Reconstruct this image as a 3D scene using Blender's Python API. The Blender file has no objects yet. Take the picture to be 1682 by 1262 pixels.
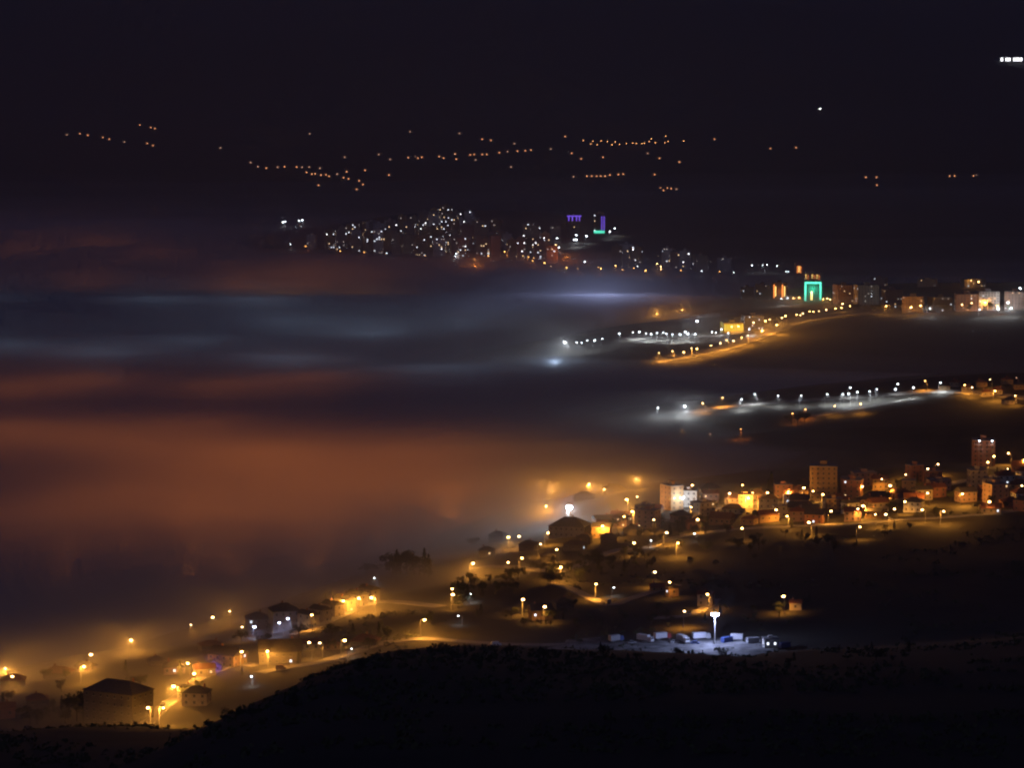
import bpy, bmesh, math, random
import numpy as np
from mathutils import Vector, Matrix

# ------------------------------------------------------------------ camera, world, moon, exposure
SC = bpy.context.scene
F, CX, CY, HOR, CAMZ = 4770.0, 841.0, 631.0, 132.0, 350.0      # photo pixels, horizon row, metres
PITCH = math.atan((CY - HOR) / F)
cam = bpy.data.cameras.new('camera'); camo = bpy.data.objects.new('camera', cam)
SC.collection.objects.link(camo); SC.camera = camo
camo.location = (0, 0, CAMZ); camo.rotation_euler = (math.pi/2 - PITCH, 0, 0)
cam.sensor_width = 36; cam.lens = 36*F/1682; cam.clip_start = 1; cam.clip_end = 60000

W = bpy.data.worlds.new('World'); SC.world = W; W.use_nodes = True
nt = W.node_tree; bg = nt.nodes['Background']
sky = nt.nodes.new('ShaderNodeTexSky'); sky.sky_type = 'NISHITA'; sky.sun_disc = False
MOON_EL, MOON_ROT = 34.0, 200.0
sky.sun_elevation = math.radians(MOON_EL); sky.sun_rotation = math.radians(MOON_ROT)
tint = nt.nodes.new('ShaderNodeMix'); tint.data_type = 'RGBA'; tint.blend_type = 'MULTIPLY'
tint.inputs['Factor'].default_value = 1.0; tint.inputs['B'].default_value = (0.70, 0.66, 1.75, 1)
nt.links.new(sky.outputs[0], tint.inputs['A']); nt.links.new(tint.outputs['Result'], bg.inputs[0])
bg.inputs['Strength'].default_value = 0.0040
ml = bpy.data.lights.new('moon_fill', 'SUN'); ml.energy = 0.05; ml.angle = math.radians(0.5); ml.color = (0.72, 0.82, 1.0)  # no moon in view; added to shade the fog top and lift dark ground
mo = bpy.data.objects.new('moon_fill', ml); SC.collection.objects.link(mo)
a = math.radians(MOON_ROT); e = math.radians(MOON_EL)
mo.rotation_euler = Vector((math.sin(a)*math.cos(e), math.cos(a)*math.cos(e), math.sin(e))).to_track_quat('Z', 'Y').to_euler()

vs = SC.view_settings; vs.view_transform = 'Standard'; vs.look = 'None'; vs.exposure = 0; vs.gamma = 1; vs.use_curve_mapping = False
cy = SC.cycles
cy.use_denoising = True; cy.denoiser = 'OPENIMAGEDENOISE'; cy.denoising_input_passes = 'RGB_ALBEDO_NORMAL'
cy.use_adaptive_sampling = True; cy.adaptive_threshold = 0.02; cy.adaptive_min_samples = 24; cy.use_light_tree = True
cy.max_bounces = 4; cy.diffuse_bounces = 1; cy.glossy_bounces = 1; cy.transmission_bounces = 1
cy.volume_bounces = 2; cy.transparent_max_bounces = 8
cy.light_sampling_threshold = 0.0; cy.sample_clamp_indirect = 1.0
cy.pixel_filter_type = 'BLACKMAN_HARRIS'; cy.filter_width = 2.1
cy.caustics_reflective = False; cy.caustics_refractive = False

rnd = random.Random(11)
COL = SC.collection

# ------------------------------------------------------------------ materials
def mat(name, col, rough=0.8, noise=0.25, scale=0.6, emit=None, strength=0.0, metal=0.0):
    m = bpy.data.materials.new(name); m.use_nodes = True
    n = m.node_tree; b = n.nodes['Principled BSDF']
    b.inputs['Roughness'].default_value = rough; b.inputs['Metallic'].default_value = metal
    b.inputs['Base Color'].default_value = (*col, 1)
    if noise:
        tc = n.nodes.new('ShaderNodeTexCoord'); t = n.nodes.new('ShaderNodeTexNoise')
        t.inputs['Scale'].default_value = scale; t.inputs['Detail'].default_value = 5
        r = n.nodes.new('ShaderNodeValToRGB')
        r.color_ramp.elements[0].position = 0.3; r.color_ramp.elements[1].position = 0.7
        r.color_ramp.elements[0].color = (*[c*(1-noise) for c in col], 1)
        r.color_ramp.elements[1].color = (*[min(1, c*(1+noise)) for c in col], 1)
        n.links.new(tc.outputs['Object'], t.inputs['Vector']); n.links.new(t.outputs['Fac'], r.inputs['Fac'])
        n.links.new(r.outputs['Color'], b.inputs['Base Color'])
    if emit:
        b.inputs['Emission Color'].default_value = (*emit, 1); b.inputs['Emission Strength'].default_value = strength
        m.cycles.emission_sampling = 'NONE'
    return m

SODIUM, AMBER, WHITE, BLUEW, GREEN, PURPLE = (1.0, .385, .045), (1.0, .25, .03), (.86, .93, 1.0), (.48, .56, 1.0), (.05, 1.0, .62), (.20, .08, 1.0)
M = {}
M['land'] = mat('dry_grass', (.030, .027, .019), .95, .45, .03)
M['road'] = mat('worn_asphalt', (.27, .25, .225), .85, .25, .15)
M['yard'] = mat('pale_concrete', (.20, .20, .20), .9, .75, .16)
M['steel'] = mat('galvanised_steel', (.35, .35, .36), .5, .1, 2, metal=.3)
M['trunk'] = mat('bark', (.06, .045, .03), .9, .3, 2)
M['leaf'] = mat('leaf', (.055, .07, .03), .8, .45, .4)
M['needle'] = mat('conifer_needle', (.035, .05, .028), .8, .4, .5)
M['glass'] = mat('dark_glass', (.03, .035, .04), .12, 0)
M['tyre'] = mat('tyre_rubber', (.02, .02, .02), .8, 0)
for k, c in dict(cream=(.42, .36, .26), white=(.66, .65, .61), ochre=(.36, .24, .12), pink=(.36, .24, .19), grey=(.24, .235, .23), brick=(.33, .15, .10), dark=(.10, .09, .08), yellow=(.75, .55, .10)).items():
    M['wall_'+k] = mat('plaster_'+k, c, .85, .14, .5)
M['tile'] = mat('red_roof_tile', (.20, .075, .045), .8, .35, 1.2)
M['slate'] = mat('dark_roof', (.07, .065, .065), .8, .3, 1.0)
for k, c in dict(white=(.72, .73, .75), red=(.40, .06, .05), blue=(.08, .13, .35), brown=(.22, .13, .07), silver=(.45, .46, .48)).items():
    M['paint_'+k] = mat('vehicle_paint_'+k, c, .35, .05, 1)
def emis(name, col, s): M[name] = mat(name, (.5, .5, .5), .5, 0, emit=col, strength=s)
emis('bulb_sodium', (1.0, .52, .15), 30); emis('bulb_amber', (1.0, .45, .12), 9); emis('bulb_white', (.80, .90, 1.0), 18)
emis('bulb_blue', (.62, .70, 1.0), 22); emis('bulb_far', (1.0, .38, .15), 2.6); emis('bulb_farwhite', (.9, .95, .9), 30); emis('bulb_dim', (1.0, .52, .32), 1.3)
emis('bulb_rowfar', (1.0, .42, .15), 7); emis('bulb_warm', (1.0, .62, .26), 15); emis('flood_lens', (.68, .76, 1.0), 60)
emis('pane_warm', (1.0, .62, .28), 1.6); emis('pane_white', (.80, .88, 1.0), 2.2); emis('pane_dim', (.85, .75, .66), .5)
emis('pane_bright', (.95, .96, 1.0), 6); emis('strip_orange', (1.0, .27, .04), 2.2); emis('strip_gold', (1.0, .62, .16), 3.0)
emis('strip_green', (.10, 1.0, .66), 1.6); emis('strip_purple', (.22, .10, 1.0), 1.1); emis('strip_white', (.9, .95, 1), 4)
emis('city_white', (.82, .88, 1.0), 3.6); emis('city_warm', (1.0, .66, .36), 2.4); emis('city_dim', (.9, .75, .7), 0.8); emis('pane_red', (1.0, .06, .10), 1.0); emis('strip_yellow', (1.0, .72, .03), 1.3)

# ------------------------------------------------------------------ terrain
def ray(px, py):
    """unit-Y direction of a photo pixel"""
    cx, cyy = (px-CX)/F, -(py-CY)/F
    s, c = math.sin(PITCH), math.cos(PITCH)
    y = c + cyy*s; z = -s + cyy*c
    return cx/y, z/y
def plane(px, py, z=60.0):
    rx, rz = ray(px, py); Y = (z-CAMZ)/rz
    return rx*Y, Y

SHORE_PX = [(-1500, 1330), (-600, 1262), (-200, 1222), (0, 1172), (120, 1120), (240, 1085), (330, 1064), (420, 1052), (500, 1036), (560, 1010), (640, 984), (735, 962),
 (790, 936), (860, 908), (930, 884), (985, 850), (1030, 822), (1085, 800), (1180, 782), (1290, 768), (1330, 745), (1300, 722), (1240, 712), (1330, 703), (1240, 698), (1150, 690), (1060, 676),
 (1080, 664), (1200, 650), (1320, 634), (1450, 620), (1600, 610), (1470, 602), (1300, 598), (1150, 594), (1040, 588), (930, 572), (890, 563), (920, 553), (1010, 545), (1030, 533),
 (1140, 520), (1210, 505), (1215, 490), (1260, 476), (1330, 470), (1480, 466), (1750, 463), (2600, 460), (2600, 449), (1500, 450), (1300, 453), (1120, 449), (1000, 448), (880, 439), (800, 432),
 (680, 425), (560, 416), (470, 409), (445, 398), (420, 380), (300, 366), (0, 360), (-1500, 356)]
SHORE = np.array([plane(*p) for p in SHORE_PX])

def axis(segs):
    out = [segs[0][0]]
    for a0, b0, st in segs:
        n = max(1, int(round((b0-a0)/st))); out += list(np.linspace(a0, b0, n+1)[1:])
    return np.array(out)
GX = axis([(-9000, -2400, 300), (-2400, -1100, 60), (-1100, -520, 20), (-520, 520, 9), (520, 1100, 20), (1100, 2400, 60), (2400, 9000, 300)])
GY = axis([(-600, 300, 75), (300, 1000, 25), (1000, 2200, 9), (2200, 4000, 18), (4000, 5600, 30), (5600, 9000, 120), (9000, 17000, 250)])
XX, YY = np.meshgrid(GX, GY)

def vnoise(x, y, seed):
    xi, yi = np.floor(x), np.floor(y); xf, yf = x-xi, y-yi
    def h(i, j):
        v = np.sin(i*127.1 + j*311.7 + seed*74.7)*43758.5453
        return v-np.floor(v)
    u, v = xf*xf*(3-2*xf), yf*yf*(3-2*yf)
    return (h(xi, yi)*(1-u)+h(xi+1, yi)*u)*(1-v)+(h(xi, yi+1)*(1-u)+h(xi+1, yi+1)*u)*v - .5
def fbm(x, y, wl, seed, oct=4):
    t = 0; am = 1
    for k in range(oct):
        t = t + am*vnoise(x/wl+seed*3.1, y/wl-seed*1.7, seed+k); wl /= 2.03; am *= .5
    return t

def shore_dist(X, Y):
    d2 = np.full(X.shape, 1e18); ins = np.zeros(X.shape, bool); n = len(SHORE)
    for i in range(n):
        ax, ay = SHORE[i]; bx, by = SHORE[(i+1) % n]; ex, ey = bx-ax, by-ay
        t = np.clip(((X-ax)*ex+(Y-ay)*ey)/(ex*ex+ey*ey), 0, 1)
        d2 = np.minimum(d2, (X-ax-t*ex)**2+(Y-ay-t*ey)**2)
        c = (ay > Y) != (by > Y)
        if by != ay: ins ^= c & (X < ax+(Y-ay)*ex/(by-ay))
    d = np.sqrt(d2)
    return np.where(ins, -d, d)
def smax(a, b, k):
    h = np.clip(.5+.5*(a-b)/k, 0, 1)
    return b*(1-h)+a*h + k*h*(1-h)
# crest of the near hillside: photo row at each photo column, about 1150 m away
CREST = [(-1200, 1290), (-400, 1235), (0, 1209), (190, 1193), (300, 1200), (420, 1194), (500, 1138), (560, 1104), (640, 1071), (700, 1064), (760, 1061), (900, 1066), (1050, 1071), (1165, 1075), (1240, 1082), (1300, 1070), (1420, 1066), (1550, 1058), (1700, 1048), (2200, 1010), (3000, 960)]
CYC = 1150.0
cxs = np.array([(p[0]-CX)/F*CYC for p in CREST]); cas = np.array([-ray(p[0], p[1])[1] for p in CREST])
BUMPS = [(640, 1022, 5.5, 45, 40), (1560, 800, 8, 90, 80), (830, 960, 5, 40, 45), (1640, 640, 9, 120, 90)]
def height(X, Y):
    d = shore_dist(X, Y)
    z = np.where(d > 0, 60+46*(1-np.exp(-np.maximum(d, 0)*.085/46)), 60+np.maximum(np.where(d > -110, d*.18, -19.8+(d+110)*.36), -60))
    z = z + 2.6*fbm(X, Y, 190, 3)*np.clip((d+40)/120, 0.2, 1)
    for px, py, am, sx, sy in BUMPS:
        bx, by = plane(px, py, 68); z = z + am*np.exp(-((X-bx)/sx)**2-((Y-by)/sy)**2)
    # the far city's hill
    hx, hy = plane(735, 385, 80); z = z + 34*np.exp(-((X-hx)/260)**2-((Y-hy-150)/330)**2)
    # mountains closing the valley
    r = np.maximum(Y-6300, 0)
    m = 250*(1-np.exp(-(r/2600)**1.5)) + np.maximum(Y-8800, 0)*.155*(1-np.clip((Y-13500)/6000, 0, .55))
    m = m*(1+.55*fbm(X, Y, 3800, 9, 5)*np.clip(r/1500, 0, 1))
    z = z + m
    al = np.interp(X, cxs, cas)
    hill = CAMZ - al*np.maximum(Y, -400) - 6e-5*(Y-CYC)**2 + 1.2*fbm(X, Y, 70, 5)
    return smax(z, np.where(Y < 1900, hill, -500), 5.0)
ZZ = height(XX, YY)

def H(x, y):
    x = np.asarray(x, float); y = np.asarray(y, float)
    i = np.clip(np.searchsorted(GX, x)-1, 0, len(GX)-2); j = np.clip(np.searchsorted(GY, y)-1, 0, len(GY)-2)
    u = (x-GX[i])/(GX[i+1]-GX[i]); v = (y-GY[j])/(GY[j+1]-GY[j])
    return (ZZ[j, i]*(1-u)+ZZ[j, i+1]*u)*(1-v)+(ZZ[j+1, i]*(1-u)+ZZ[j+1, i+1]*u)*v
YS = np.exp(np.linspace(math.log(350), math.log(16500), 5200))
def ground(px, py, h=0.0, ymin=1225.0):
    """where the line of sight through a pixel comes down to h metres above the ground"""
    rx, rz = ray(px, py); Y = YS[YS >= ymin]
    g = CAMZ+rz*Y - H(rx*Y, Y) - h
    k = np.where(g <= 0)[0]
    if len(k) == 0: y = 11500.0
    elif k[0] == 0: y = Y[0]
    else:
        k = k[0]; t = g[k-1]/(g[k-1]-g[k]); y = Y[k-1]+t*(Y[k]-Y[k-1])
    return Vector((rx*y, y, float(H(rx*y, y))))
def Hs(x, y): return float(H(x, y))

# ------------------------------------------------------------------ object helpers
def link(name, data, parent=None, loc=None, rot=None, scale=None):
    o = bpy.data.objects.new(name, data); COL.objects.link(o)
    if parent: o.parent = parent
    if loc is not None: o.location = loc
    if rot is not None: o.rotation_euler = rot
    if scale is not None: o.scale = scale
    return o
def tag(o, label, cat, group=None):
    o['label'] = label; o['category'] = cat
    if group: o['group'] = group
    return o
def mesh(name, verts, faces, mats, fm=None, smooth=False):
    me = bpy.data.meshes.new(name); me.from_pydata(verts, [], faces)
    for m in mats if isinstance(mats, (list, tuple)) else [mats]: me.materials.append(m)
    if fm: me.polygons.foreach_set('material_index', fm)
    if smooth: me.polygons.foreach_set('use_smooth', [True]*len(faces))
    me.update(); return me
class MB:
    def __init__(s): s.v, s.f, s.m = [], [], []
    def add(s, v, f, m=0):
        n = len(s.v); s.v += v; s.f += [tuple(i+n for i in q) for q in f]; s.m += [m]*len(f); return s
    def box(s, x0, x1, y0, y1, z0, z1, m=0, tx=0, ty=0):
        v = [(x0, y0, z0), (x1, y0, z0), (x1, y1, z0), (x0, y1, z0), (x0+tx, y0+ty, z1), (x1-tx, y0+ty, z1), (x1-tx, y1-ty, z1), (x0+tx, y1-ty, z1)]
        return s.add(v, [(3, 2, 1, 0), (4, 5, 6, 7), (0, 1, 5, 4), (1, 2, 6, 5), (2, 3, 7, 6), (3, 0, 4, 7)], m)
    def tube(s, p, q, r0, r1, n=6, m=0):
        p, q = Vector(p), Vector(q); d = (q-p).normalized(); u = d.orthogonal().normalized(); w = d.cross(u)
        v = [tuple(c+(u*math.cos(t)+w*math.sin(t))*r) for c, r in ((p, r0), (q, r1)) for t in [2*math.pi*k/n for k in range(n)]]
        return s.add(v, [(k, (k+1) % n, n+(k+1) % n, n+k) for k in range(n)]+[tuple(range(n-1, -1, -1)), tuple(range(n, 2*n))], m)
    def ball(s, c, rx, rz, m=0, n=8, k=5):
        v = [(c[0], c[1], c[2]-rz)]
        for j in range(1, k):
            t = math.pi*j/k
            v += [(c[0]+rx*math.sin(t)*math.cos(2*math.pi*i/n), c[1]+rx*math.sin(t)*math.sin(2*math.pi*i/n), c[2]-rz*math.cos(t)) for i in range(n)]
        v.append((c[0], c[1], c[2]+rz)); f = []
        for i in range(n):
            f.append((0, 1+(i+1) % n, 1+i)); f.append((len(v)-1, 1+(k-2)*n+i, 1+(k-2)*n+(i+1) % n))
            for j in range(k-2): f.append((1+j*n+i, 1+j*n+(i+1) % n, 1+(j+1)*n+(i+1) % n, 1+(j+1)*n+i))
        return s.add(v, f, m)
    def me(s, name, mats, smooth=False): return mesh(name, s.v, s.f, mats, s.m, smooth)

# ------------------------------------------------------------------ land
ny, nx = XX.shape
idx = np.arange(ny*nx).reshape(ny, nx)
fs = np.stack([idx[:-1, :-1], idx[:-1, 1:], idx[1:, 1:], idx[1:, :-1]], -1).reshape(-1, 4)
land = link('terrain', mesh('terrain', np.stack([XX, YY, ZZ], -1).reshape(-1, 3).tolist(), fs.tolist(), M['land'], smooth=True)); land['kind'] = 'structure'

def road(name, pts, width, lift=.35, m='road'):
    P = [ground(*p) for p in pts]; path = []
    for i in range(len(P)-1):                                  # Catmull-Rom
        p0, p1, p2, p3 = P[max(i-1, 0)], P[i], P[i+1], P[min(i+2, len(P)-1)]
        n = max(2, int((p2-p1).length/7))
        for k in range(n):
            t = k/n
            path.append(.5*((2*p1)+(p2-p0)*t+(2*p0-5*p1+4*p2-p3)*t*t+(3*p1-p0-3*p2+p3)*t**3))
    path.append(P[-1]); v, f = [], []
    C = [-width/2-.5, -width/2, -width/4, 0, width/4, width/2, width/2+.5]
    for i, p in enumerate(path):
        d = (path[min(i+1, len(path)-1)]-path[max(i-1, 0)]); d.z = 0; d.normalize(); s = Vector((d.y, -d.x, 0))
        for k, c in enumerate(C):
            q = p+s*c; v.append((q.x, q.y, Hs(q.x, q.y)+(lift if 0 < k < len(C)-1 else -.4)))
    n = len(C)
    for i in range(len(path)-1):
        for k in range(n-1): f.append((i*n+k, i*n+k+1, (i+1)*n+k+1, (i+1)*n+k))
    o = link(name, mesh(name, v, f, M[m])); o['kind'] = 'structure'; return path
road('hillside_road', [(425, 1107), (470, 1098), (530, 1088), (610, 1062), (690, 1051), (760, 1055), (860, 1060), (960, 1060)], 8)
road('village_street', [(236, 1192), (262, 1168), (300, 1140), (330, 1115), (385, 1092), (425, 1095)], 7)
road('terrace_street', [(480, 1044), (515, 1034), (560, 1012), (622, 990), (727, 998)], 7)
road('farm_road', [(905, 958), (945, 971), (997, 994), (1030, 986), (1060, 976), (1112, 962)], 6.5)
road('lane', [(1070, 1016), (1123, 1013), (1158, 1000), (1176, 985)], 6)
road('lower_street', [(775, 934), (840, 932), (921, 939), (985, 915), (1020, 903), (1060, 901), (1110, 884), (1190, 872), (1320, 864), (1400, 862), (1480, 854), (1560, 850), (1682, 838)], 8)
road('upper_street', [(1000, 868), (1060, 862), (1150, 842), (1240, 828), (1330, 826), (1440, 812), (1480, 820), (1540, 800), (1690, 780)], 8)
road('lamp_lit_road', [(1085, 678), (1138, 676), (1220, 666), (1311, 658), (1414, 652), (1480, 647), (1528, 643), (1600, 645), (1690, 655)], 15)
road('field_track', [(1335, 684), (1380, 676), (1440, 667), (1500, 656)], 9)
road('motorway', [(1075, 592), (1117, 587), (1192, 570), (1250, 550), (1300, 531), (1345, 522), (1400, 516), (1450, 513)], 24)
road('frontage_road', [(1020, 556), (1090, 556), (1150, 553), (1215, 546), (1290, 528), (1400, 511)], 14)

def pad(name, corners, m, lift=.5, z=None):
    P = [ground(*c) for c in corners]
    n = 10; v, f = [], []
    for j in range(n+1):
        for i in range(n+1):
            u, w = i/n, j/n
            q = (P[0]*(1-u)+P[1]*u)*(1-w)+(P[3]*(1-u)+P[2]*u)*w
            if i in (0, n) or j in (0, n): q = q+Vector((rnd.uniform(-6, 6), rnd.uniform(-9, 9), 0))
            v.append((q.x, q.y, Hs(q.x, q.y)+(lift if 0 < i < n and 0 < j < n else -.3)))
    for j in range(n):
        for i in range(n): k = j*(n+1)+i; f.append((k, k+1, k+n+2, k+n+1))
    o = link(name, mesh(name, v, f, M[m])); o['kind'] = 'structure'; return o
pad('freight_yard', [(870, 1068), (1296, 1068), (1262, 1047), (905, 1046)], 'yard')
pad('lit_forecourt', [(1036, 558), (1150, 556), (1150, 544), (1040, 544)], 'yard')

# ------------------------------------------------------------------ fog and haze
def vol(name, m_name, dens, col, g, verts, faces):
    m = bpy.data.materials.new(m_name); m.use_nodes = True; n = m.node_tree; n.nodes.remove(n.nodes['Principled BSDF'])
    p = n.nodes.new('ShaderNodeVolumePrincipled'); p.inputs['Density'].default_value = dens
    p.inputs['Color'].default_value = (*col, 1); p.inputs['Anisotropy'].default_value = g
    n.links.new(p.outputs[0], n.nodes['Material Output'].inputs['Volume'])
    m.cycles.homogeneous_volume = True; m.volume_intersection_method = 'ACCURATE' if hasattr(m, 'volume_intersection_method') else 'FAST'
    o = link(name, mesh(name, verts, faces, m)); o['kind'] = 'stuff'; return o
FX = axis([(-5000, -1500, 250), (-1500, 1300, 40), (1300, 4500, 250)]); FY = axis([(1000, 3000, 30), (3000, 6000, 60), (6000, 7400, 200)])
def fog_layer(name, top, dens, amp, wl, seed, bottom, g=.2, lean=0, far=0):
    X, Y = np.meshgrid(FX, FY)
    Z = top + amp*fbm(X*.30, Y, wl, seed, 5) - lean*np.clip(X-50, 0, 500)*np.clip((2700-Y)/500, 0, 1) + far*np.clip((Y-2900)/1500, 0, 1)
    ny, nx = X.shape; N = ny*nx
    V = np.concatenate([np.stack([X, Y, Z], -1).reshape(-1, 3), np.stack([X, Y, np.full_like(X, bottom)], -1).reshape(-1, 3)])
    k = np.arange(N).reshape(ny, nx)
    q = np.stack([k[:-1, :-1], k[:-1, 1:], k[1:, 1:], k[1:, :-1]], -1).reshape(-1, 4)
    f = q.tolist()+(q[:, ::-1]+N).tolist()
    rim = list(k[0, :])+list(k[1:, -1])+list(k[-1, -2::-1])+list(k[-2:0:-1, 0])
    f += [(int(b), int(a), int(a)+N, int(b)+N) for a, b in zip(rim, rim[1:]+rim[:1])]
    return vol(name, name+'_air', dens, (.97, .97, .98), g, V.tolist(), f)
fog_layer('fog_bank', 57, .0128, 18, 360, 21, -36)
fog_layer('fog_veil', 68, .0034, 18, 330, 22, -38, lean=.03)
fog_layer('mist', 90, .0012, 22, 500, 23, -40, g=.35, lean=.075)
fog_layer('high_mist', 40, .00030, 30, 900, 24, -42, g=.2, far=105)
hb = MB().box(-8800, 8800, -550, 16800, -47, 2400)
vol('haze', 'haze_air', 7.0e-5, (.95, .95, .97), .3, hb.v, hb.f)

# ------------------------------------------------------------------ lamps
def lamp_meshes(k, hgt, r):
    pole = MB().tube((0, 0, -1.0), (0, 0, hgt*.96), .16, .09)
    arm = MB().tube((0, 0, hgt*.93), (0, -.9, hgt+.12), .07, .06).tube((0, -.9, hgt+.12), (0, -1.7, hgt+.2), .06, .05)
    head = MB().box(-.28, .28, -2.5, -1.5, hgt+.12, hgt+.42, tx=.08, ty=.12)
    bulb = MB().ball((0, -2.0, hgt+.1-r*.62), r, r*.62)
    top = MB().tube((0, 0, -1.0), (0, 0, hgt-.5), .16, .11).me(k+'_post', M['steel']); globe = MB().ball((0, 0, hgt), .45, .45)
    return dict(post=top, globe=globe, collar=MB().tube((0, 0, hgt-.62), (0, 0, hgt-.46), .22, .3, 8).me(k+'_collar', M['steel']), pole=pole.me(k+'_pole', M['steel']), arm=arm.me(k+'_arm', M['steel']), lamp_head=head.me(k+'_head', M['steel']), bulb=bulb)
LIGHTS = {}
def light_data(kind, power, rad=.3, spot=0):
    key = (kind, power, rad, spot)
    if key not in LIGHTS:
        l = bpy.data.lights.new('lamp_glow', 'SPOT' if spot else 'POINT')
        if spot: l.spot_size = math.radians(spot); l.spot_blend = 1.0
        l.energy = power; l.shadow_soft_size = rad
        l.color = dict(sodium=SODIUM, amber=AMBER, cool=(.50, .70, 1.0), white=WHITE, blue=BLUEW, green=GREEN, purple=PURPLE)[kind]; LIGHTS[key] = l
    return LIGHTS[key]
LM = {}
def street_lamp(p, kind='sodium', power=6e4, hgt=9.0, r=.55, label='', group='', bulb=None, yaw=None, name='street_lamp', spot=150):
    key = (hgt, r)
    if key not in LM: LM[key] = lamp_meshes('lamp%d' % len(LM), hgt, r)
    T = LM[key]; bulb = bulb or 'bulb_'+dict(cool='white').get(kind, kind)
    if 'b_'+bulb not in T: T['b_'+bulb] = T['bulb'].me('bulb', M[bulb], True)
    o = link(name, None, loc=p, rot=(0, 0, rnd.uniform(-3.1, 3.1) if yaw is None else yaw)); o.empty_display_size = 1
    for part in ('pole', 'arm', 'lamp_head'): link(part, T[part], o)
    link('bulb', T['b_'+bulb], o)
    if power: link('bulb_light', light_data(kind, power, .3, spot), o, (0, -2.0, hgt+.05-r*1.24-.4))
    return tag(o, label, 'street lamp', group)
def lamps(pts, label, group, kind='sodium', power=6e4, hgt=9.0, r=.72, ymin=1225, bulb=None, globe=0):
    for p in pts:
        k, w, b = kind, power, bulb
        if len(p) > 2 and p[2]: k = p[2]
        if len(p) > 3: w = power*p[3]
        g = ground(p[0], p[1], hgt-.3, ymin); g = Vector((g.x, g.y, g.z))
        if group and w: w *= rnd.choice([.7, 1, 1, 1.35])
        if k == 'sodium' and b is None and rnd.random() < .35: b = 'bulb_warm'
        street_lamp(g, k, w, hgt, r*(rnd.choice([.75, .9, 1, 1.2]) if group else 1), label, group, b, spot=0 if (len(p) > 3 and p[3] >= 1.2) or (globe and rnd.random() < globe) else 158)

S = 1.7e4
lamps([(7, 1100), (15, 1113), (132, 1095), (150, 1077), (215, 1053), (309, 1028, 0, .4), (344, 1015, 0, .4), (380, 1006, 0, .6), (394, 1030, 0, .5),
       (313, 1091), (322, 1106, 0, .6), (247, 1162, 0, .5), (292, 1128, 0, 1.6), (440, 1069, 0, 1.25), (512, 1057, 0, .5), (530, 1056, 0, .3), (560, 1053, 0, .15), (262, 1178, 0, 1.5), (395, 1070, 0, .6)],
      'orange sodium street lamp among the houses of the lower village', 'sodium lamps of the lower village', power=S, hgt=8.5, globe=.4)
lamps([(513, 1012, 0, .8), (558, 988, 0, 1.6), (587, 984, 0, 1.6), (616, 982, 0, 1.2)], 'orange sodium street lamp in the row before the terraced houses', 'lamps of the terrace street', power=S, hgt=8.5)
lamps([(417, 1029), (465, 1024, 0, .9), (477, 1016, 0, .6)], 'bluish white lamp beside the terraced houses in the fog', 'bluish lamps by the terrace', kind='blue', power=S*.5, hgt=7)
lamps([(324, 956), (412, 953)], 'lone orange lamp out in the fog beyond the lower village', 'lone lamps in the fog', power=S*.3, hgt=9, bulb='bulb_dim')
lamps([(502, 950), (620, 950), (571, 1067), (759, 1013), (772, 978), (1005, 967), (1069, 888), (1145, 877), (414, 1111), (468, 935)], 'small white lamp outside a farmhouse', 'small white yard lamps', kind='white', power=S*.06, hgt=5, r=.38)
lamps([(691, 1019, 0, 1.4)], 'orange lamp on a tall pole where the hillside road bends', None, power=S, hgt=9.5)
lamps([(744, 967, 0, .5), (741, 976, 0, .3), (858, 984, 0, 1.19), (978, 959, 0, 1.19), (1074, 941, 0, 1.19), (1123, 1006), (1165, 976, 0, 1.19), (1289, 981, 0, 1.1), (893, 996, 0, .7), (1103, 958, 0, .4)],
      'orange sodium lamp lighting a farmstead on the hillside', 'farmstead lamps', power=S, hgt=9)
B2 = [(836, 882), (856, 882), (895, 876), (883, 894), (918, 904), (852, 917), (772, 926, 0, 1.2), (830, 925, 0, .6), (987, 865, 0, 1.5), (1025, 850), (1077, 855), (1090, 875), (1111, 892), (921, 931),
      (850, 810, 0, 1.5), (900, 803, 0, 1.5), (900, 832, 0, 1.3), (965, 796, 0, 1.3), (991, 805, 0, 1.2), (1049, 787, 0, 1.3), (1031, 820, 0, 1.6), (1051, 817), (1041, 840, 0, 1.4), (1057, 830, 0, .5),
      (1151, 854), (1223, 869, 0, .5), (1333, 858), (1407, 866, 0, .5), (1138, 798), (1218, 798), (1197, 810), (1225, 818, 0, 2), (1240, 811, 0, 1.3), (1260, 809, 0, .4), (1300, 808), (1318, 801), (1331, 807, 0, .4),
      (1383, 790), (1135, 833), (1155, 825, 0, .3), (1360, 840), (1405, 836), (1422, 831), (1414, 800, 0, .3), (1280, 838, 0, .8), (1040, 893), (1295, 848, 0, .6),
      (1453, 788), (1467, 798), (1493, 771, 0, 1.6), (1492, 780), (1536, 763), (1543, 773), (1520, 770, 0, .2), (1527, 811), (1490, 824), (1577, 812, 0, 1.6), (1621, 824, 0, .15), (1474, 837),
      (1628, 750, 0, .2), (1623, 759, 0, .2), (1652, 770), (1661, 745), (1678, 756, 0, 1.5), (1674, 798), (1439, 845, 0, .2), (1520, 838), (1545, 840), (1350, 812, 0, .7), (1460, 845)]
lamps(B2, 'orange sodium street lamp in the town on the middle slope', 'street lamps of the town on the middle slope', power=S, hgt=8.5, globe=.12)
lamps([(1080, 670, 0, .6), (1124, 668, 0, 1.6), (1216, 656), (1243, 648), (1276, 651), (1313, 650), (1355, 648), (1381, 648), (1393, 637, 0, .2), (1397, 647), (1408, 644), (1430, 643), (1437, 640), (1470, 640), (1471, 631, 0, .2), (1499, 637), (1541, 629)],
      'white lamp on a tall pole along the long straight road', 'white lamps along the straight road', kind='white', power=S*1.1, hgt=10, r=.7)
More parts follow.
